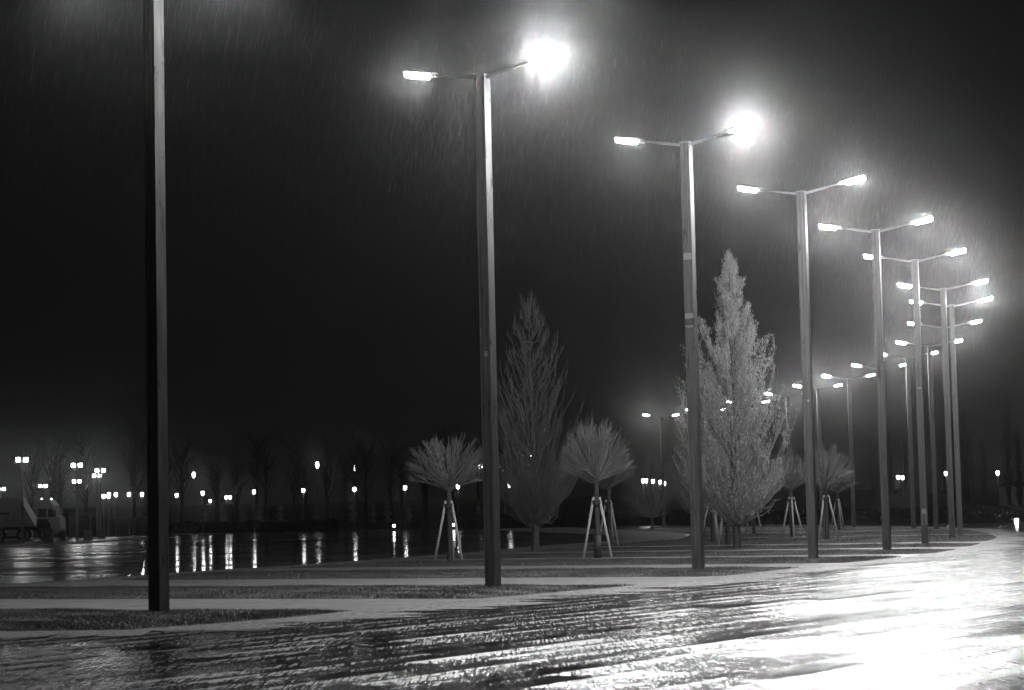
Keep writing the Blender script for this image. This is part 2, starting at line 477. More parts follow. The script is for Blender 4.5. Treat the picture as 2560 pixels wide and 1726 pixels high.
LAMPS = [  # x, y, left glass, right glass, label
    (-5.6, 33.5, G_STD, G_GLARE, 'tall grey twin lamp post whose arms rise above the frame, on the front strip'),
    (-.47, 41.6, G_STD, G_BLAZE, 'tall twin lamp post with the biggest blazing white lamp, before the dark bare tree'),
    (4.22, 49.9, G_STD, G_BLAZE, 'tall twin lamp post with pale tape bands, close beside the bright leafy tree'),
    (8.06, 58.3, G_STD, G_BRIGHT, 'tall twin lamp post with both lamps clear, just past the bright leafy tree'),
    (11.56, 66.9, G_BRIGHT, G_BRIGHT, 'tall twin lamp post on the fifth grass strip, before the small staked globe trees'),
    (14.4, 75.5, G_STD, G_BRIGHT, 'tall twin lamp post with a scuffed patch near its foot, inner lamp half hidden'),
    (17.5, 86.0, G_BRIGHT, G_BRIGHT, 'tall twin lamp post whose foot overlaps the next post, on the broad strip end'),
    (19.35, 93.4, G_STD, G_BRIGHT, 'tall twin lamp post half hidden behind the post with the overlapping foot'),
    (21.35, 104.8, G_STD, G_DIM, 'tall twin lamp post covered by two nearer posts, with one faint boxy lamp'),
    (22.9, 116.8, G_STD, G_STD, 'slim distant twin lamp post between two thicker posts, where the row bends back'),
    (23.25, 125.3, G_STD, G_STD, 'distant twin lamp post with a star-like lamp beside a nearer thick post'),
    (23.25, 134.6, G_STD, G_STD, 'distant twin lamp post hidden behind the post of the fifth strip, one lamp showing'),
    (22.8, 144.6, G_BRIGHT, G_STD, 'distant twin lamp post standing alone beyond the staked globe trees'),
    (22.2, 155.2, G_STD, G_DIM, 'distant twin lamp post rising behind the crown of a staked globe tree'),
    (21.2, 164.9, G_STD, G_STD, 'distant twin lamp post seen against the edge of the bright leafy tree'),
    (19.4, 176.0, G_STD, G_STD, 'distant twin lamp post lost in the bright leafy tree, one lamp shining through'),
    (17.0, 188.6, G_STD, G_DIM, 'distant twin lamp post hidden behind the post with pale tape bands'),
    (13.6, 197.0, G_STD, G_STD, 'most distant twin lamp post ending the curved row near the round bush tree')]
proto = make_street_lamp()
for i, (x, y, gl, gr, lab) in enumerate(LAMPS):
    o = proto if i == 0 else copy_tree(proto)
    o.location = (x, y, gz(y))
    a_, b_ = LAMPS[max(i - 1, 0)], LAMPS[min(i + 1, len(LAMPS) - 1)]
    o.rotation_euler = (0, 0, math.atan2(b_[1] - a_[1], b_[0] - a_[0]) - math.pi / 2)   # arms square to the curve of the row
    tag(o, lab, 'street lamp', 'tall twin-arm lamps curving round the plaza')
    heads = [c for c in o.children if c.name.startswith('lamp_head')]
    for hd in heads:
        glass = hd.children[0]
        right = sum(v.co.x for v in glass.data.vertices) > 0
        glass.material_slots[0].link = 'OBJECT'
        glass.material_slots[0].material = gr if right else gl
    LAMPS[i] = LAMPS[i] + (o,)
def scrap(i, z, w, hgt, name, off=0.0, m=None):
    MB().box((off, -.1165, z), (w, .003, hgt)).build(name, m or M_PAPER, LAMPS[i][5])
scrap(2, 5.95, .21, .12, 'tape_band'); scrap(2, 5.70, .19, .05, 'tape_band'); scrap(2, 7.35, .20, .16, 'tape_band')
scrap(1, 4.55, .07, .10, 'sticker', .02, M_STEEL); scrap(1, 5.0, .02, .12, 'sticker', -.09)
scrap(5, .95, .16, .55, 'scuffed_patch', .01, M_STEEL); scrap(5, 5.5, .13, .08, 'sticker')
scrap(3, 4.3, .05, .07, 'sticker', .04, M_STEEL)

# ------------------------------------------------------------------ square plaza lamps with two box heads
def make_plaza_lamp():
    root = empty('plaza_lamp', (0, 0, 0))
    MB().box((0, 0, 3.0), (.17, .17, 6.0)).build('post', M_POLE, root)
    for s in (-1, 1):
        hd = MB().box((s * .27, 0, 6.155), (.30, .30, .05), top=(.8, .8)).build('lamp_head', M_DARK, root)
        MB().box((s * .27, 0, 5.99), (.27, .27, .27)).build('lamp_glass', G_PLAZA, hd)
        MB().box((s * .11, 0, 6.03), (.09, .05, .04)).build('bracket', M_DARK, root)
    return root
pl = make_plaza_lamp()
for i, (x, y, h, lab) in enumerate([
        (-34.6, 150, 6.2, 'square post with two box lamps on the kerb before the lorry body'),
        (-34.45, 168, 6.25, 'square post with two box lamps before the dark railing fence'),
        (-36.1, 186, 6.25, 'taller of two square posts whose four box lamps crowd together'),
        (-40.1, 205, 6.2, 'lower of two square posts whose four box lamps crowd together'),
        (-44.1, 215, 6.0, 'square post mostly hidden behind a nearer post, one box lamp showing'),
        (-47.5, 215, 5.6, 'square post with two box lamps rising above the lorry cab'),
        (-53.4, 222, 5.5, 'square post with two box lamps above the lorry body at the edge of view')]):
    o = pl if i == 0 else copy_tree(pl)
    zb = gz(y) + (.13 if y < 206 else 0)
    o.location = (x, y, zb); o.scale = (1, 1, (h - .13) / 6.18)
    o.rotation_euler = (0, 0, R(12))
    tag(o, lab, 'square lamp', 'square lamps with two box heads beside the car park')

# ------------------------------------------------------------------ thin single park lamps far away
def make_park_lamp(glass):
    root = empty('park_lamp', (0, 0, 0))
    MB().tube([(0, 0, -.05), (0, 0, 1.0), (0, 0, 4.25)], [.07, .05, .035], 8).build('post', M_POST, root, True)
    hd = MB().tube([(0, 0, 4.52), (0, 0, 4.58), (0, 0, 4.64)], [.24, .20, .06], 12).build('lamp_hood', M_DARK, root)
    MB().tube([(0, 0, 4.12), (0, 0, 4.20), (0, 0, 4.40), (0, 0, 4.51)], [.07, .14, .16, .13], 12).build('lamp_glass', glass, hd, True)
    return root
pk = make_park_lamp(G_FAR); pkd = make_park_lamp(G_FARDIM)
first = [True, True]
def park(x, y, h, lab, dim=False, group='park lamps beyond the car park'):
    i = int(dim)
    src = pkd if dim else pk
    o = src if first[i] else copy_tree(src); first[i] = False
    o.location = (x, y, gz(y)); s = h / 4.4; o.scale = (1.1, 1.1, s)
    tag(o, lab, 'park lamp', group)
ROWP = [(-34.5, 236, 4.55), (-28.6, 234, 4.54), (-23.0, 232, 4.54), (-17.3, 230, 4.53), (-11.75, 228, 4.53), (-6.06, 226, 4.51), (-.61, 224, 4.51)]
for (x, y, h), lab in zip(ROWP, ['park lamp behind the hedge, under the hazy glow in the bare trees', 'park lamp behind the hedge, second along from the hazy glow', 'park lamp behind the hedge, below the tall lamp among bare trees',
        'park lamp standing where the hedge gives way to railings', 'park lamp by the railings, beside the spreading globe tree', 'park lamp seen between the stakes and crown of the spreading globe tree', 'park lamp seen through the lower twigs of the dark bare tree']):
    park(x, y, h, lab)
for (x, y, h), lab in zip([(-41.4, 215, 4.2), (-42.2, 222, 4.46), (-42.6, 228, 4.5), (-42.65, 236, 4.6), (-42.6, 244, 4.65), (-41.5, 262, 4.66), (-41.4, 290, 4.1), (-37.2, 275, 4.38), (-36.7, 275, 4.37), (-40.7, 214, 4.2)],
        ['bright park lamp just beside the crowded square lamps', 'park lamp second out from the crowded square lamps', 'park lamp third out from the crowded square lamps', 'park lamp midway between the square lamps and the front lamp post', 'park lamp close before the front lamp post on its fence side',
         'park lamp just past the front lamp post on its hedge side', 'tiny low park lamp beside the first lamp of the hedge row', 'one of a close pair of tiny lamps, the nearer the glow', 'one of a close pair of tiny lamps, the farther from the glow', 'park lamp touching the bright lamp by the square lamps']):
    park(x, y, h, lab, y > 240)
for (x, y, h), lab in zip([(-39.4, 262, 7.15), (-24.2, 262, 8.04), (-21.3, 285, 8.07), (2.24, 270, 8.45), (-5.1, 300, 8.14), (-4.45, 300, 8.12)],
        ['tall lamp glowing hazily through the bare trees', 'tall lamp among bare trees above the middle of the hedge', 'tall lamp among bare trees directly above a lower park lamp', 'tall lamp glinting through the dark bare tree', 'one of two faint high lamps beside the globe tree crown, inner', 'one of two faint high lamps beside the globe tree crown, outer']):
    park(x, y, h, lab, y > 270)
for k, (x, y, h) in enumerate([(14.38, 240, 4.86), (15.09, 246, 4.93), (15.47, 240, 4.78), (16.93, 250, 4.79), (17.86, 256, 4.69)]):
    park(x, y, h, ['first', 'second', 'third', 'fourth', 'last'][k] + ' of the five small lamps strung across the round bush tree', True)
for (x, y, h), lab in zip([(41.2, 230, 4.48), (42.76, 236, 4.5), (43.36, 215, 4.59), (50.8, 225, 4.65)],
        ['brighter of two tiny lamps before the low rise', 'fainter of two tiny lamps before the low rise', 'park lamp touching the edge of the overlapping posts', 'small park lamp alone among the dark poplars']):
    park(x, y, h, lab, h < 4.6 and y > 220)
# low path lights
def path_light(x, y, h, lab, g=G_FAR):
    o = empty('path_light', (x, y, gz(y)))
    MB().tube([(0, 0, 0), (0, 0, h)], .07, 10).build('post', M_DARK, o)
    q = MB().tube([(0, 0, h + .24), (0, 0, h + .28)], .14, 10).build('hood', M_DARK, o)
    MB().tube([(0, 0, h + .002), (0, 0, h + .238)], .12, 10).build('lamp_glass', g, q)
    tag(o, lab, 'path light', 'low path lights beyond the plaza')
path_light(-12.26, 215, .4, 'low path light before the railings')
path_light(-6.2, 213, .38, 'low path light seen between the stakes of the spreading globe tree')
path_light(35.05, 150, .05, 'low ground light on the wet paving by the edge of view', G_PLAZA)

# ------------------------------------------------------------------ trees
class Tubes:
    """many thin tapered tubes gathered into one mesh"""
    def __init__(self): self.v = []; self.f = []; self.n = 0
    def add(self, pts, r0, r1, k=3):
        pts = np.asarray(pts, float); m = len(pts)
        d = np.gradient(pts, axis=0); d /= (np.linalg.norm(d, axis=1, keepdims=True) + 1e-9)
        ref = np.array([.37, .91, .18]); a = np.cross(d, ref); a /= (np.linalg.norm(a, axis=1, keepdims=True) + 1e-9); b = np.cross(d, a)
        rr = np.linspace(r0, r1, m)[:, None]
        ring = [pts + (a * math.cos(2 * math.pi * i / k) + b * math.sin(2 * math.pi * i / k)) * rr for i in range(k)]
        self.v.append(np.stack(ring, 1).reshape(-1, 3))
        i = np.arange(m - 1)[:, None] * k; j = np.arange(k)[None]; j2 = (j + 1) % k
        self.f.append(np.stack([i + j, i + j2, i + k + j2, i + k + j], -1).reshape(-1, 4) + self.n)
        self.n += m * k
    def build(self, name, m, parent): return mesh_np(name, np.concatenate(self.v), np.concatenate(self.f), m, parent, True)

def curve(p, d, L, up, n=5, wob=0.0, r=None):
    p = np.array(p, float); d = np.array(d, float); d /= np.linalg.norm(d); out = [p.copy()]
    for i in range(n - 1):
        d = d + np.array([0, 0, up / (n - 1)])
        if wob: d = d + r.normal(0, wob, 3)
        d /= np.linalg.norm(d); p = p + d * L / (n - 1); out.append(p.copy())
    return np.array(out)

def globe_tree(x, y, H, seed, lab, stakes=3, spread=1.28, ang0=0.0):
    r = np.random.default_rng(seed)
    root = empty('globe_tree', (x, y, gz(y) + .06))
    tag(root, lab, 'tree', 'staked globe trees on the grass strips')
    fork = H * .56
    tr = Tubes(); tr.add([(0, 0, -.1), (.01, .01, .9), (.0, .02, fork * .8), (0, 0, fork + .12)], .095, .065, 9)
    tr.build('trunk', M_BARK, root)
    cr = Tubes()
    ch = H - fork
    for i in range(130):
        az = r.uniform(0, 2 * math.pi); el = math.asin(r.uniform(.0, 1.0))
        # crown is a shallow umbrella: every shoot ends on the dome
        tip = np.array([math.cos(az) * math.cos(el) * spread, math.sin(az) * math.cos(el) * spread, .13 * ch + math.sin(el) ** .9 * ch * .87]) * r.uniform(.86, 1.05)
        st = np.array([0, 0, fork - r.uniform(.02, .18)])
        mid = st + np.array([tip[0] * .44, tip[1] * .44, tip[2] * .50 + .04])
        q = np.linspace(0, 1, 6)[:, None]; e = np.array([tip[0], tip[1], fork + tip[2]])
        pts = (1 - q) ** 2 * st + 2 * q * (1 - q) * mid + q ** 2 * e + r.normal(0, .012, (6, 3)) * (q > .1)
        cr.add(pts, .012, .0055, 3)
        for j in range(4):
            a = r.uniform(.5, .95); k0 = int(a * 5); p = pts[k0] + (pts[min(k0 + 1, 5)] - pts[k0]) * (a * 5 - k0)
            d = (pts[5] - pts[3]); d = d / np.linalg.norm(d) + r.normal(0, .34, 3) + np.array([0, 0, .10])
            cr.add(curve(p, d, (1.05 - a) * r.uniform(.6, 1.3) + .08, .1, 4, .05, r), .0075, .004, 3)
    cr.build('crown', M_TWIG, root)
    top = 1.78
    for s in range(stakes):
        a = ang0 + s * 2 * math.pi / stakes
        MB().tube([(math.cos(a) * .50, math.sin(a) * .50, -.08), (math.cos(a) * .10, math.sin(a) * .10, top)], .042, 8).build('stake', M_STAKE, root, True)
    st = MB()
    st.tube([(0, 0, top - .22), (0, 0, top - .09)], .165, 12)
    st.build('strap', M_STRAP, root)
    return root

def cone_tree(x, y, H, W, seed, lab, leaves, base, nb, name='conical_tree', leafmat=None, twig=None, wob=.03, prof=None, group='conical trees rising from the grass strips'):
    """narrow tree: straight trunk, steeply rising limbs, twigs and (in view of the lamps) small wet leaves"""
    r = np.random.default_rng(seed)
    root = empty(name, (x, y, gz(y) + .05)); tag(root, lab, 'tree', group)
    tr = Tubes(); zs = np.linspace(-.1, H * .93, 9)
    tr.add(np.stack([r.normal(0, .03, 9) * (zs > 1), r.normal(0, .03, 9) * (zs > 1), zs], 1), .15 if H > 8 else .11, .015, 9)
    tr.build('trunk', M_BARK, root)
    prof = prof or (lambda u: float(np.interp(u, [0, .08, .18, .45, .6, .71, .82, .89, .95, 1], [.25, .55, .92, 1, .76, .50, .27, .15, .07, .01])))
    cr = Tubes(); tips = []
    for i in range(nb):
        u = .03 + .97 * r.beta(1.05, 1.4); ez = base * .9 + (H * 1.0 - base * .9) * u
        rad = W * .5 * prof(u) * math.sqrt(r.uniform(.12, 1.0)) * r.uniform(.9, 1.12) + .04
        az = r.uniform(0, 2 * math.pi)
        rise = max(rad * r.uniform(1.25, 1.9), .45)
        z0 = max(base, ez - rise); rise = max(.3, ez - z0)
        e = np.array([math.cos(az) * rad, math.sin(az) * rad, z0 + rise]); st = np.array([0, 0, z0])
        mid = np.array([e[0] * .62, e[1] * .62, z0 + rise * .36])
        q = np.linspace(0, 1, 6)[:, None]; pts = (1 - q) ** 2 * st + 2 * q * (1 - q) * mid + q ** 2 * e + r.normal(0, wob, (6, 3)) * (q > .1)
        th = .012 + .014 * (1 - u)
        cr.add(pts, th, .005, 4)
        for j in range(9):
            a = r.uniform(.25, 1.0); k0 = min(4, int(a * 5)); p = pts[k0] + (pts[k0 + 1] - pts[k0]) * (a * 5 - k0)
            d = (np.array([math.cos(az), math.sin(az), 0]) * .35 + r.normal(0, .38, 3)) * (1.05 - .75 * u) + np.array([0, 0, 1.0])
            c = curve(p, d, r.uniform(.3, .8) * (1.25 - u * .8), .3, 4, .06, r)
            cr.add(c, .0075, .004, 3); tips.append(c)
    crown = cr.build('crown', twig or M_TWIG, root)
    if leaves:
        T = np.concatenate(tips); idx = r.integers(0, len(T), leaves)
        clump = r.random(len(tips)) < .55
        keep = clump[idx // 4] & (r.random(leaves) < .16 + .95 * T[idx][:, 2] / H); idx = idx[keep]; n = len(idx)
        p = T[idx] + r.normal(0, .045, (n, 3)); s = r.uniform(.005, .011, n)[:, None]
        ax = r.normal(0, 1, (n, 3)); ax[:, 2] *= .4; ax /= np.linalg.norm(ax, axis=1, keepdims=True)
        up = np.array([0, 0, 1.0]) + r.normal(0, .28, (n, 3)); up /= np.linalg.norm(up, axis=1, keepdims=True)
        q = np.stack([p - ax * s, p - up * s * 4.5, p + ax * s, p + up * s * 4.5], 1).reshape(-1, 3)
        mesh_np('leaves', q, np.arange(n * 4).reshape(-1, 4), leafmat or M_LEAF, root)
    return root

globe_tree(-2.04, 65.4, 3.95, 11, 'globe tree with a wide umbrella crown on stakes, alone before the dark car park', 3, 1.40, R(200))
gt = globe_tree(2.46, 65.0, 4.25, 12, 'globe tree on pale stakes standing in front of its smaller neighbour', 3, 1.2, R(205))
MB().tube([(0, 0, -.05), (0, 0, .62)], .115, 14).build('trunk_guard', M_STRAP, gt, True)
globe_tree(3.75, 86.2, 4.15, 13, 'globe tree on stakes showing just behind its larger neighbour', 3, 1.25, R(190))
globe_tree(8.15, 89.0, 3.9, 14, 'globe tree on stakes behind the bright leafy tree, close to the taped lamp post', 3, 1.2, R(170))
globe_tree(8.12, 82.2, 3.9, 15, 'globe tree on stakes right behind the trunk of the bright leafy tree', 3, 1.2, R(215))
globe_tree(12.58, 113.3, 3.9, 16, 'globe tree on stakes glimpsed under the outer twigs of the bright leafy tree', 3, 1.25, R(200))
globe_tree(12.76, 99.0, 4.0, 17, 'globe tree with four close stakes, partly behind a tall lamp post', 4, 1.2, R(180))
globe_tree(12.78, 88.1, 3.95, 18, 'globe tree with a leaning stake, right of the fourth tall lamp post'.replace('right of', 'just beyond'), 3, 1.25, R(215))
globe_tree(18.79, 124.8, 4.0, 19, 'smaller far globe tree on stakes behind the one with a leaning stake', 3, 1.25, R(160))

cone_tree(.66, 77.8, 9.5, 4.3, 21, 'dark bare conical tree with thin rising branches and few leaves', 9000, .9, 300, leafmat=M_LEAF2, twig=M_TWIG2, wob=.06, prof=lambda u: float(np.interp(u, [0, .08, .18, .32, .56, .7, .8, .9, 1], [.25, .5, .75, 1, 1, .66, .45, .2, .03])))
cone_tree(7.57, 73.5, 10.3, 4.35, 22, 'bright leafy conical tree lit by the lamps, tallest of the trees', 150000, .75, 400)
cone_tree(8.6, 98.0, 6.6, 3.4, 23, 'smaller bare conical tree half hidden behind the taped lamp post', 2500, 1.0, 110, leafmat=M_LEAF2)
cone_tree(10.47, 165.0, 5.7, 4.4, 24, 'round bush tree with dim spreading twigs beyond the wet bend', 0, .9, 90, prof=lambda u: math.sin(math.pi * min(1, u * .9 + .12)) ** .7)

# young narrow trees behind the hedge
def young_tree():
    r = np.random.default_rng(31); root = empty('young_tree', (0, 0, 0))
    tr = Tubes(); tr.add([(0, 0, 0), (0, 0, 1.4), (0, 0, 3.1)], .04, .01, 6); tr.build('trunk', M_BARK, root)
    n = 420; z = r.beta(1.2, 1.6, n); w = .72 * (1 - z) ** .8 * np.minimum(1, z * 5 + .2) * (.55 + .45 * np.sin(z * 23))
    a = r.uniform(0, 6.28, n); q = w * np.sqrt(r.random(n))
    p = np.stack([np.cos(a) * q, np.sin(a) * q, .7 + z * 2.6], 1); s = r.uniform(.04, .09, n)[:, None]
    ax = r.normal(0, 1, (n, 3)); ax /= np.linalg.norm(ax, axis=1, keepdims=True); up = np.array([0, 0, 1.]) + r.normal(0, .4, (n, 3))
    mesh_np('crown', np.stack([p - ax * s, p - up * s * 1.6, p + ax * s, p + up * s * 1.6], 1).reshape(-1, 3), np.arange(n * 4).reshape(-1, 4), M_LEAF2, root)
    return root
yt = young_tree()
for i, x in enumerate([-35.3, -33.3, -31.2, -29.2, -27.0, -22.7, -18.6, -16.4, -14.6, -12.3, -4.2]):
    o = yt if i == 0 else copy_tree(yt)
    o.location = (x, 243 + (i * 7 % 5) * .8, gz(243)); s = [.92, 1, 1.1, 1.02, 1.15, 1.0, 1.12, 1.05, 1.1, .95, .95][i]; o.scale = (s, s, s); o.rotation_euler = (0, 0, i * 1.3)
    tag(o, 'small young tree with a narrow pale crown planted in the line behind the hedge', 'young tree', 'young trees in a line behind the hedge')

# bare woodland trees, dark against the haze
def bare_tree(seed):
    r = np.random.default_rng(seed); root = empty('bare_tree', (0, 0, 0)); H = 11.5
    tr = Tubes(); tr.add([(0, 0, -.2), (r.normal(0, .15), 0, 3), (r.normal(0, .3), 0, 6.5), (r.normal(0, .4), 0, 9.5)], .24, .06, 7); tr.build('trunk', M_FARTREE, root)
    cr = Tubes()
    for i in range(26):
        z = r.uniform(3, 9); az = r.uniform(0, 6.28)
        c = curve((0, 0, z), (math.cos(az) * .6, math.sin(az) * .6, 1), r.uniform(2, 4.2) * (1.2 - z * .05), .5, 6, .13, r); cr.add(c, .07, .02, 4)
        for j in range(7):
            k = r.integers(1, 6); d = (c[5] - c[0]) / 4 + r.normal(0, .5, 3) + np.array([0, 0, .3])
            cr.add(curve(c[k], d, r.uniform(.8, 2.2), .3, 4, .12, r), .025, .009, 3)
    cr.build('crown', M_FARTREE, root)
    return root
bts = [bare_tree(s) for s in (41, 42, 43)]
r = random.Random(5)
for i in range(34):
    o = bts[i] if i < 3 else copy_tree(bts[i % 3])
    x = -62 + i * 1.95 + r.uniform(-.6, .6)
    y = 262 + r.uniform(0, 38)
    o.location = (x, y, gz(y)); s = r.uniform(.8, 1.2); o.scale = (s, s, s * r.uniform(.9, 1.05)); o.rotation_euler = (0, 0, r.uniform(0, 6.28))
    tag(o, 'tall bare woodland tree standing dark against the haze beyond the hedge', 'tree', 'bare woodland trees beyond the hedge')

# poplars
def poplar(seed):
    r = np.random.default_rng(seed); root = empty('poplar_tree', (0, 0, 0))
    tr = Tubes(); tr.add([(0, 0, -.2), (0, 0, 5), (0, 0, 9.6)], .2, .03, 7); tr.build('trunk', M_FARTREE, root)
    cr = Tubes()
    for i in range(120):
        z = r.uniform(.8, 9.0); az = r.uniform(0, 6.28); w = .75 * min(1, (10.4 - z) / 5)
        cr.add(curve((0, 0, z), (math.cos(az) * .35, math.sin(az) * .35, 1), r.uniform(.9, 2.2) * min(1, (11.5 - z) / 4), .6, 5, .05, r), .03, .012, 3)
        for j in range(3): cr.add(curve((math.cos(az) * .2 * w, math.sin(az) * .2 * w, z + r.uniform(.2, 1)), (math.cos(az + r.normal()) * .5, math.sin(az + r.normal()) * .5, 1), r.uniform(.5, 1.1), .5, 3, .1, r), .02, .01, 3)
    cr.build('crown', M_FARTREE, root)
    return root
pp = poplar(51)
POP = [(49.6, 235, 12.5), (55.4, 240, 13.1), (54.8, 250, 10.4), (55.6, 236, 9.9), (52.5, 246, 10.4), (45.7, 260, 11.4), (47.7, 262, 10.1), (49.9, 262, 12.2), (45.1, 268, 10.1), (51.0, 255, 11.1)]
for i, (x, y, h) in enumerate(POP):
    o = pp if i == 0 else copy_tree(pp)
    s = h / 10.6; o.location = (x, y, gz(y)); o.scale = (s * 1.1, s * 1.1, s); o.rotation_euler = (0, 0, i * 2.1)
    tag(o, 'dark narrow poplar rising against the haze behind the end of the lamp row', 'tree', 'dark poplars beyond the plaza')

# ------------------------------------------------------------------ hedges, fences, buildings, lorry, bins
def hedge(pts, hgt, thick, lab, seed):
    r = np.random.default_rng(seed); V = []
    for (x0, y0), (x1, y1) in zip(pts[:-1], pts[1:]):
        L = math.hypot(x1 - x0, y1 - y0); n = int(L * 230)
        u = r.random(n); a = r.random(n) ** .5; side = r.uniform(-.5, .5, n) * thick
        dx, dy = (x1 - x0) / L, (y1 - y0) / L
        px = x0 + (x1 - x0) * u - dy * side; py = y0 + (y1 - y0) * u + dx * side
        top = hgt * (1 + .06 * np.sin(u * L * 1.3) + .04 * np.sin(u * L * 3.1))
        pz = np.array([gz(q) for q in py]) + a * top
        p = np.stack([px, py, pz], 1); s = r.uniform(.07, .14, n)[:, None]
        ax = r.normal(0, 1, (n, 3)); ax /= np.linalg.norm(ax, axis=1, keepdims=True); up = r.normal(0, 1, (n, 3)); up /= np.linalg.norm(up, axis=1, keepdims=True)
        V.append(np.stack([p - ax * s, p - up * s, p + ax * s, p + up * s], 1).reshape(-1, 3))
    V = np.concatenate(V)
    root = empty('hedge', (0, 0, 0)); tag(root, lab, 'hedge')
    mesh_np('leaves', V, np.arange(len(V)).reshape(-1, 4), M_HEDGE, root)
    core = MB()
    for (x0, y0), (x1, y1) in zip(pts[:-1], pts[1:]):
        L = math.hypot(x1 - x0, y1 - y0)
        core.box(((x0 + x1) / 2, (y0 + y1) / 2, gz((y0 + y1) / 2) + hgt * .45), (L, thick * .7, hgt * .9), math.atan2(y1 - y0, x1 - x0))
    core.build('branches', M_HEDGE, root)
hedge([(-41.5, 248), (-30, 236.5), (-19.0, 225.5)], 1.25, 1.0, 'long dark clipped hedge along the far edge of the car park', 61)
hedge([(-6.2, 222.5), (-.5, 224.5), (7, 222), (14.4, 215.5), (18.2, 208)], 1.45, 1.1, 'dark hedge behind the globe trees between the railings and the bend', 62)
hedge([(18.6, 207), (27.0, 182), (31.5, 166.5), (36.8, 157), (46, 146), (58, 137)], 1.15, 1.0, 'dark hedge curving behind the far end of the plaza', 63)

def railing(x0, y0, x1, y1, h, step, lab, top=.06, z0=0.0, name='railing'):
    root = empty(name, (x0, y0, gz(y0) + z0), math.atan2(y1 - y0, x1 - x0)); L = math.hypot(x1 - x0, y1 - y0)
    MB().box((L / 2, 0, h - top / 2), (L, .05, top)).build('top_rail', M_DARK, root)
    MB().box((L / 2, 0, .14), (L, .04, .05)).build('bottom_rail', M_DARK, root)
    b = MB(); n = int(L / step)
    for i in range(1, n): b.box((L * i / n, 0, h / 2), (.03, .03, h - top - .1))
    b.build('bars', M_DARK, root)
    for i in range(0, int(L / 2.2) + 1): MB().box((min(L, i * 2.2), .0, h / 2), (.07, .07, h + .08)).build('post', M_DARK, root)
    tag(root, lab, 'railing')
railing(-18.6, 224.6, -6.6, 222.6, 1.0, .16, 'low dark metal railing between the two hedges')
railing(-40.1, 192, -37.6, 191, 2.4, .17, 'tall dark bar fence beside the lorry cab', .28, .1, 'bar_fence')
railing(-37.2, 193, -33.2, 201, 1.9, .17, 'dark bar fence running on behind the concrete planter boxes', .08, .1, 'bar_fence')

def building():
    root = empty('pale_building', (59.5, 242, gz(240)))
    b = MB(); b.box((0, 0, 1.6), (8, 7, 3.2)); b.build('wall', mat('pale_render', .35, .8), root)
    MB().side_prism([(-4.3, 3.21), (4.3, 3.21), (4.3, 3.32), (0, 4.3), (-4.3, 3.32)], -3.8, 3.8).build('roof', M_DARK, root)
    for s in (-2.4, 0, 2.4):
        w = MB().box((s, -3.503, 1.7), (1.0, .02, 1.1)).build('window', M_DARK, root)
        MB().box((s, -3.53, 1.1), (1.2, .07, .06)).build('sill', M_KERB, w)
    tag(root, 'low pale building beyond the poplars at the edge of view', 'building')
building()

def lorry():
    Y = 187.0
    root = empty('lorry', (-41.6, Y, gz(Y) + .13)); tag(root, 'pale lorry with a dark side window parked behind the square lamps', 'lorry')
    pale = mat('lorry_paint', .3, .35); dark = mat('lorry_black', .015, .3); grey = mat('lorry_body_grey', .2, .45)
    # cab, nose towards +x
    cab = [(0.0, 1.05), (0.0, 3.42), (.25, 3.55), (1.0, 3.48), (1.42, 3.05), (1.66, 2.1), (1.95, 1.95), (2.02, .95), (1.9, .60), (1.2, .60), (1.05, 1.05)]
    c = MB().side_prism(cab, -1.2, 1.2).build('cab', pale, root)
    wn = MB().side_prism([(.12, 2.0), (.12, 2.72), (.82, 2.72), (.82, 2.0)], -1.213, -1.2005).build('side_window', dark, c)
    MB().side_prism([(.98, 1.98), (.98, 2.70), (1.36, 2.70), (1.52, 2.0)], -1.213, -1.2005).build('side_window', dark, c)
    ws = MB(); ws.add([(1.46, -1.05, 2.98), (1.46, 1.05, 2.98), (1.675, 1.05, 2.15), (1.675, -1.05, 2.15), (1.44, -1.05, 2.96), (1.44, 1.05, 2.96), (1.655, 1.05, 2.13), (1.655, -1.05, 2.13)],
                      [(0, 1, 2, 3), (7, 6, 5, 4), (0, 4, 5, 1), (1, 5, 6, 2), (2, 6, 7, 3), (3, 7, 4, 0)]); ws.build('windscreen', dark, c)
    MB().side_prism([(.0, 1.06), (.0, 1.82), (.85, 1.82), (1.2, 1.35), (1.3, .62), (1.15, .62), (.95, 1.04)], -1.215, -1.2005).build('step_panel', dark, c)
    for s in (-1, 1): MB().box((1.62, s * 1.36, 2.35), (.14, .16, .62)).build('mirror', dark, c)
    MB().box((1.90, 0, .48), (.35, 2.36, .26)).build('bumper', dark, root, bevel=.04)
    for s in (-.85, .85): MB().box((2.05, s, .78), (.06, .32, .16)).build('headlight', M_STEEL, root)
    for k in range(2): MB().box((.35 + k * .5, -.8 + k * 1.6, 3.58), (.06, .08, .10)).build('marker_light', G_FARDIM, root)
    # body
    MB().side_prism([(-5.6, 1.2), (-5.6, 3.75), (-1.55, 3.75), (-.12, 1.2)], -1.22, 1.22).build('tipper_body', grey, root)
    MB().side_prism([(-5.6, 2.30), (-5.6, 2.46), (-2.35, 2.46), (-2.35, 2.30)], -1.245, -1.221).build('side_rail', dark, root)
    for k in range(5): MB().box((-5.2 + k * .72, -1.235, 1.9), (.07, .03, .72)).build('body_rib', pale, root)
    MB().box((-2.8, 0, .98), (5.7, .9, .22)).build('chassis', dark, root)
    MB().box((-2.2, -.95, .66), (.9, .5, .5)).build('fuel_tank', M_STEEL, root, bevel=.06)
    for px in (.62, -1.35, -3.6, -4.75):
        for s in (-1, 1):
            w = MB().tube([(px, s * 1.18, .5), (px, s * .86, .5)], .5, 20).build('wheel', dark, root)
            MB().tube([(px, s * 1.19, .5), (px, s * 1.184, .5)], .27, 14).build('rim', M_STEEL, w)
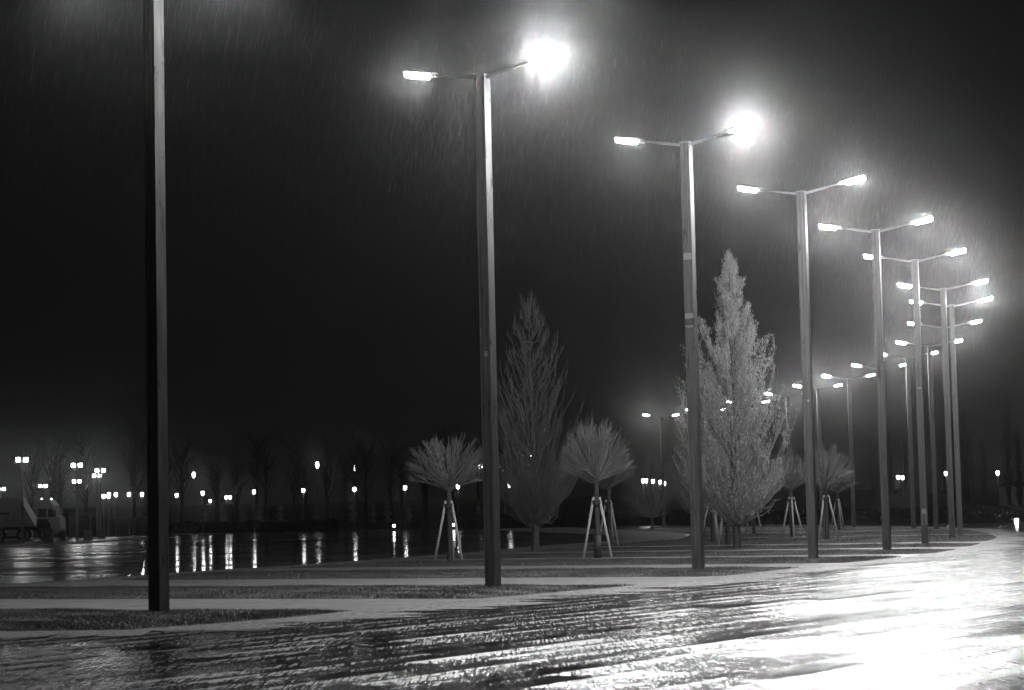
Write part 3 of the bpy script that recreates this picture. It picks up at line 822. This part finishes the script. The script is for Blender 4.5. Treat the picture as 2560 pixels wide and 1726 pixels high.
lorry()

def planter(x, y, w, d, h, lab):
    root = empty('planter_box', (x, y, gz(y) + .13), R(8)); cm = mat('planter_concrete', .07, .7)
    MB().box((0, 0, h / 2), (w, d, h), top=(1, 1), bottom=(.96, .96)).build('box', cm, root, bevel=.015)
    b = MB()
    for sx, sy, lx, ly in ((0, -1, w + .05, .07), (0, 1, w + .05, .07), (-1, 0, .07, d - .09), (1, 0, .07, d - .09)):
        b.box((sx * (w / 2 - .01), sy * (d / 2 - .01), h + .03), (lx, ly, .06))
    b.build('rim', cm, root)
    MB().box((0, 0, h + .005), (w - .1, d - .1, .02)).build('soil', M_SOIL, root)
    tag(root, lab, 'planter', 'concrete planter boxes on the raised pavement')
planter(-32.9, 150.5, .72, .72, .92, 'large dark planter box at the kerb in front of the lorry cab')
planter(-38.3, 181, .52, .52, .72, 'small planter box under the lorry bumper')
planter(-34.3, 171.5, .70, .70, .80, 'wide planter box on the bright wet pavement between two square lamps')
planter(-35.6, 184, .62, .62, .84, 'planter box touching the foot of a square lamp by the fence')

# ------------------------------------------------------------------ chimney smoke, haze, rain
m = bpy.data.materials.new('chimney_smoke'); m.use_nodes = True; nt = m.node_tree; nt.nodes.remove(nt.nodes['Principled BSDF'])
pv = nt.nodes.new('ShaderNodeVolumePrincipled'); pv.inputs['Color'].default_value = (.9, .9, .9, 1); pv.inputs['Density'].default_value = .14
nt.links.new(pv.outputs[0], nt.nodes['Material Output'].inputs['Volume'])
b = MB(); rr = random.Random(9)
import bmesh
bm = bmesh.new()
for (x, z, q) in ((-18.2, 9.7, .9), (-18.9, 10.9, 1.4), (-20.0, 11.6, 1.6), (-21.2, 12.4, 1.4)):
    bmesh.ops.create_icosphere(bm, subdivisions=3, radius=q, matrix=Matrix.Translation((x - -20, 0, z - 11)))
me = bpy.data.meshes.new('smoke'); bm.to_mesh(me); bm.free(); me.materials.append(m)
o = bpy.data.objects.new('smoke', me); o.location = (-20, 300, 11); COL.objects.link(o)
rm = o.modifiers.new('merge', 'REMESH'); rm.mode = 'VOXEL'; rm.voxel_size = .22
tx = bpy.data.textures.new('puffs', 'CLOUDS'); tx.noise_scale = .9
dm = o.modifiers.new('puffs', 'DISPLACE'); dm.texture = tx; dm.strength = 1.0
tag(o, 'faint plume of chimney smoke drifting above the bare trees', 'smoke', kind='stuff')

HAZE, ANISO = .00047, .975
m = bpy.data.materials.new('rain_haze'); m.use_nodes = True; nt = m.node_tree; nt.nodes.remove(nt.nodes['Principled BSDF'])
pv = nt.nodes.new('ShaderNodeVolumePrincipled'); pv.inputs['Color'].default_value = (.92, .92, .92, 1)
pv.inputs['Density'].default_value = HAZE; pv.inputs['Anisotropy'].default_value = ANISO
nt.links.new(pv.outputs[0], nt.nodes['Material Output'].inputs['Volume'])
o = MB().box((0, 435, 8.5), (1440, 970, 21)).build('haze', m)
tag(o, 'thin rain haze over the whole plaza', 'haze', kind='stuff')

# rain: thin slanting drops in the air round the lamps
M_RAIN = mat('rain_water', .2, .25)
t = NT(M_RAIN); tl = t.n('ShaderNodeBsdfTranslucent'); tl.inputs[0].default_value = (.22, .22, .22, 1); mx = t.n('ShaderNodeMixShader'); mx.inputs[0].default_value = .6
t.l(t.b.outputs[0], mx.inputs[1]); t.l(tl.outputs[0], mx.inputs[2]); t.l(mx.outputs[0], t.t.nodes['Material Output'].inputs['Surface'])
P_ = []
for (x, y, *_r) in LAMPS:
    for s_ in (-1.3, 1.3):
        n = 1800 if y > 36 else 800
        P_.append(np.stack([rng.normal(x + s_ * .88, 1.1, n), rng.normal(y - s_ * .47, 1.3, n), 10.6 - np.abs(rng.normal(0, 1.6, n))], 1))
    n = 1500 if y > 36 else 700
    P_.append(np.stack([rng.normal(x, 3.5, n), rng.normal(y, 3.0, n), rng.uniform(3.0, 12.5, n)], 1))
p = np.concatenate(P_); n = len(p)
L = rng.uniform(.14, .40, n); wd = rng.uniform(.0004, .0008, n); an = rng.uniform(0, 6.28, n)
sl = np.stack([rng.normal(.18, .04, n), rng.normal(0, .04, n), np.ones(n)], 1); sl /= np.linalg.norm(sl, axis=1, keepdims=True)
sd = np.stack([np.cos(an), np.sin(an), np.zeros(n)], 1) * wd[:, None]; hl = sl * (L / 2)[:, None]
sd2 = np.stack([-np.sin(an), np.cos(an), np.zeros(n)], 1) * wd[:, None]
vv = np.stack([p - hl, p - sd, p - sd2, p + sd, p + sd2, p + hl], 1).reshape(-1, 3)
fb = np.array([(0, 2, 1), (0, 3, 2), (0, 4, 3), (0, 1, 4), (5, 1, 2), (5, 2, 3), (5, 3, 4), (5, 4, 1)])
ff = (np.arange(n)[:, None, None] * 6 + fb[None]).reshape(-1, 3)
tag(mesh_np('rain', vv, ff, M_RAIN), 'slanting rain falling through the lamp light', 'rain', kind='stuff')

# ------------------------------------------------------------------ night sky
w = bpy.data.worlds.new('World'); S.world = w; w.use_nodes = True
nt = w.node_tree; bg = nt.nodes['Background']
sky = nt.nodes.new('ShaderNodeTexSky'); sky.sky_type = 'NISHITA'; sky.sun_disc = False
sky.sun_elevation = R(-12.0); sky.sun_rotation = R(60)
bw = nt.nodes.new('ShaderNodeRGBToBW'); nt.links.new(sky.outputs[0], bw.inputs[0]); 
# low cloud lit by the town: an even dim glow added to the night sky
ad = nt.nodes.new('ShaderNodeMath'); ad.operation = 'ADD'; ad.inputs[1].default_value = .06
nt.links.new(bw.outputs[0], ad.inputs[0]); nt.links.new(ad.outputs[0], bg.inputs[0])
bg.inputs['Strength'].default_value = .05

# ------------------------------------------------------------------ camera
cam = bpy.data.cameras.new('camera'); co = bpy.data.objects.new('camera', cam); COL.objects.link(co)
cam.lens = 75.0; cam.sensor_width = 36.0; cam.sensor_fit = 'HORIZONTAL'
cam.clip_start = .1; cam.clip_end = 3000
pt, rl = R(4.45), R(1.3)
Fv = Vector((0, math.cos(pt), math.sin(pt))); Rv = Vector((1, 0, 0)); Uv = Vector((0, -math.sin(pt), math.cos(pt)))
X = Rv * math.cos(rl) - Uv * math.sin(rl); Yv = Rv * math.sin(rl) + Uv * math.cos(rl)
Mx = Matrix((X, Yv, -Fv)).transposed().to_4x4(); Mx.translation = (0, 0, 1.48)
co.matrix_world = Mx
cam.dof.use_dof = True; cam.dof.focus_distance = 62.0; cam.dof.aperture_fstop = 4.0
S.camera = co
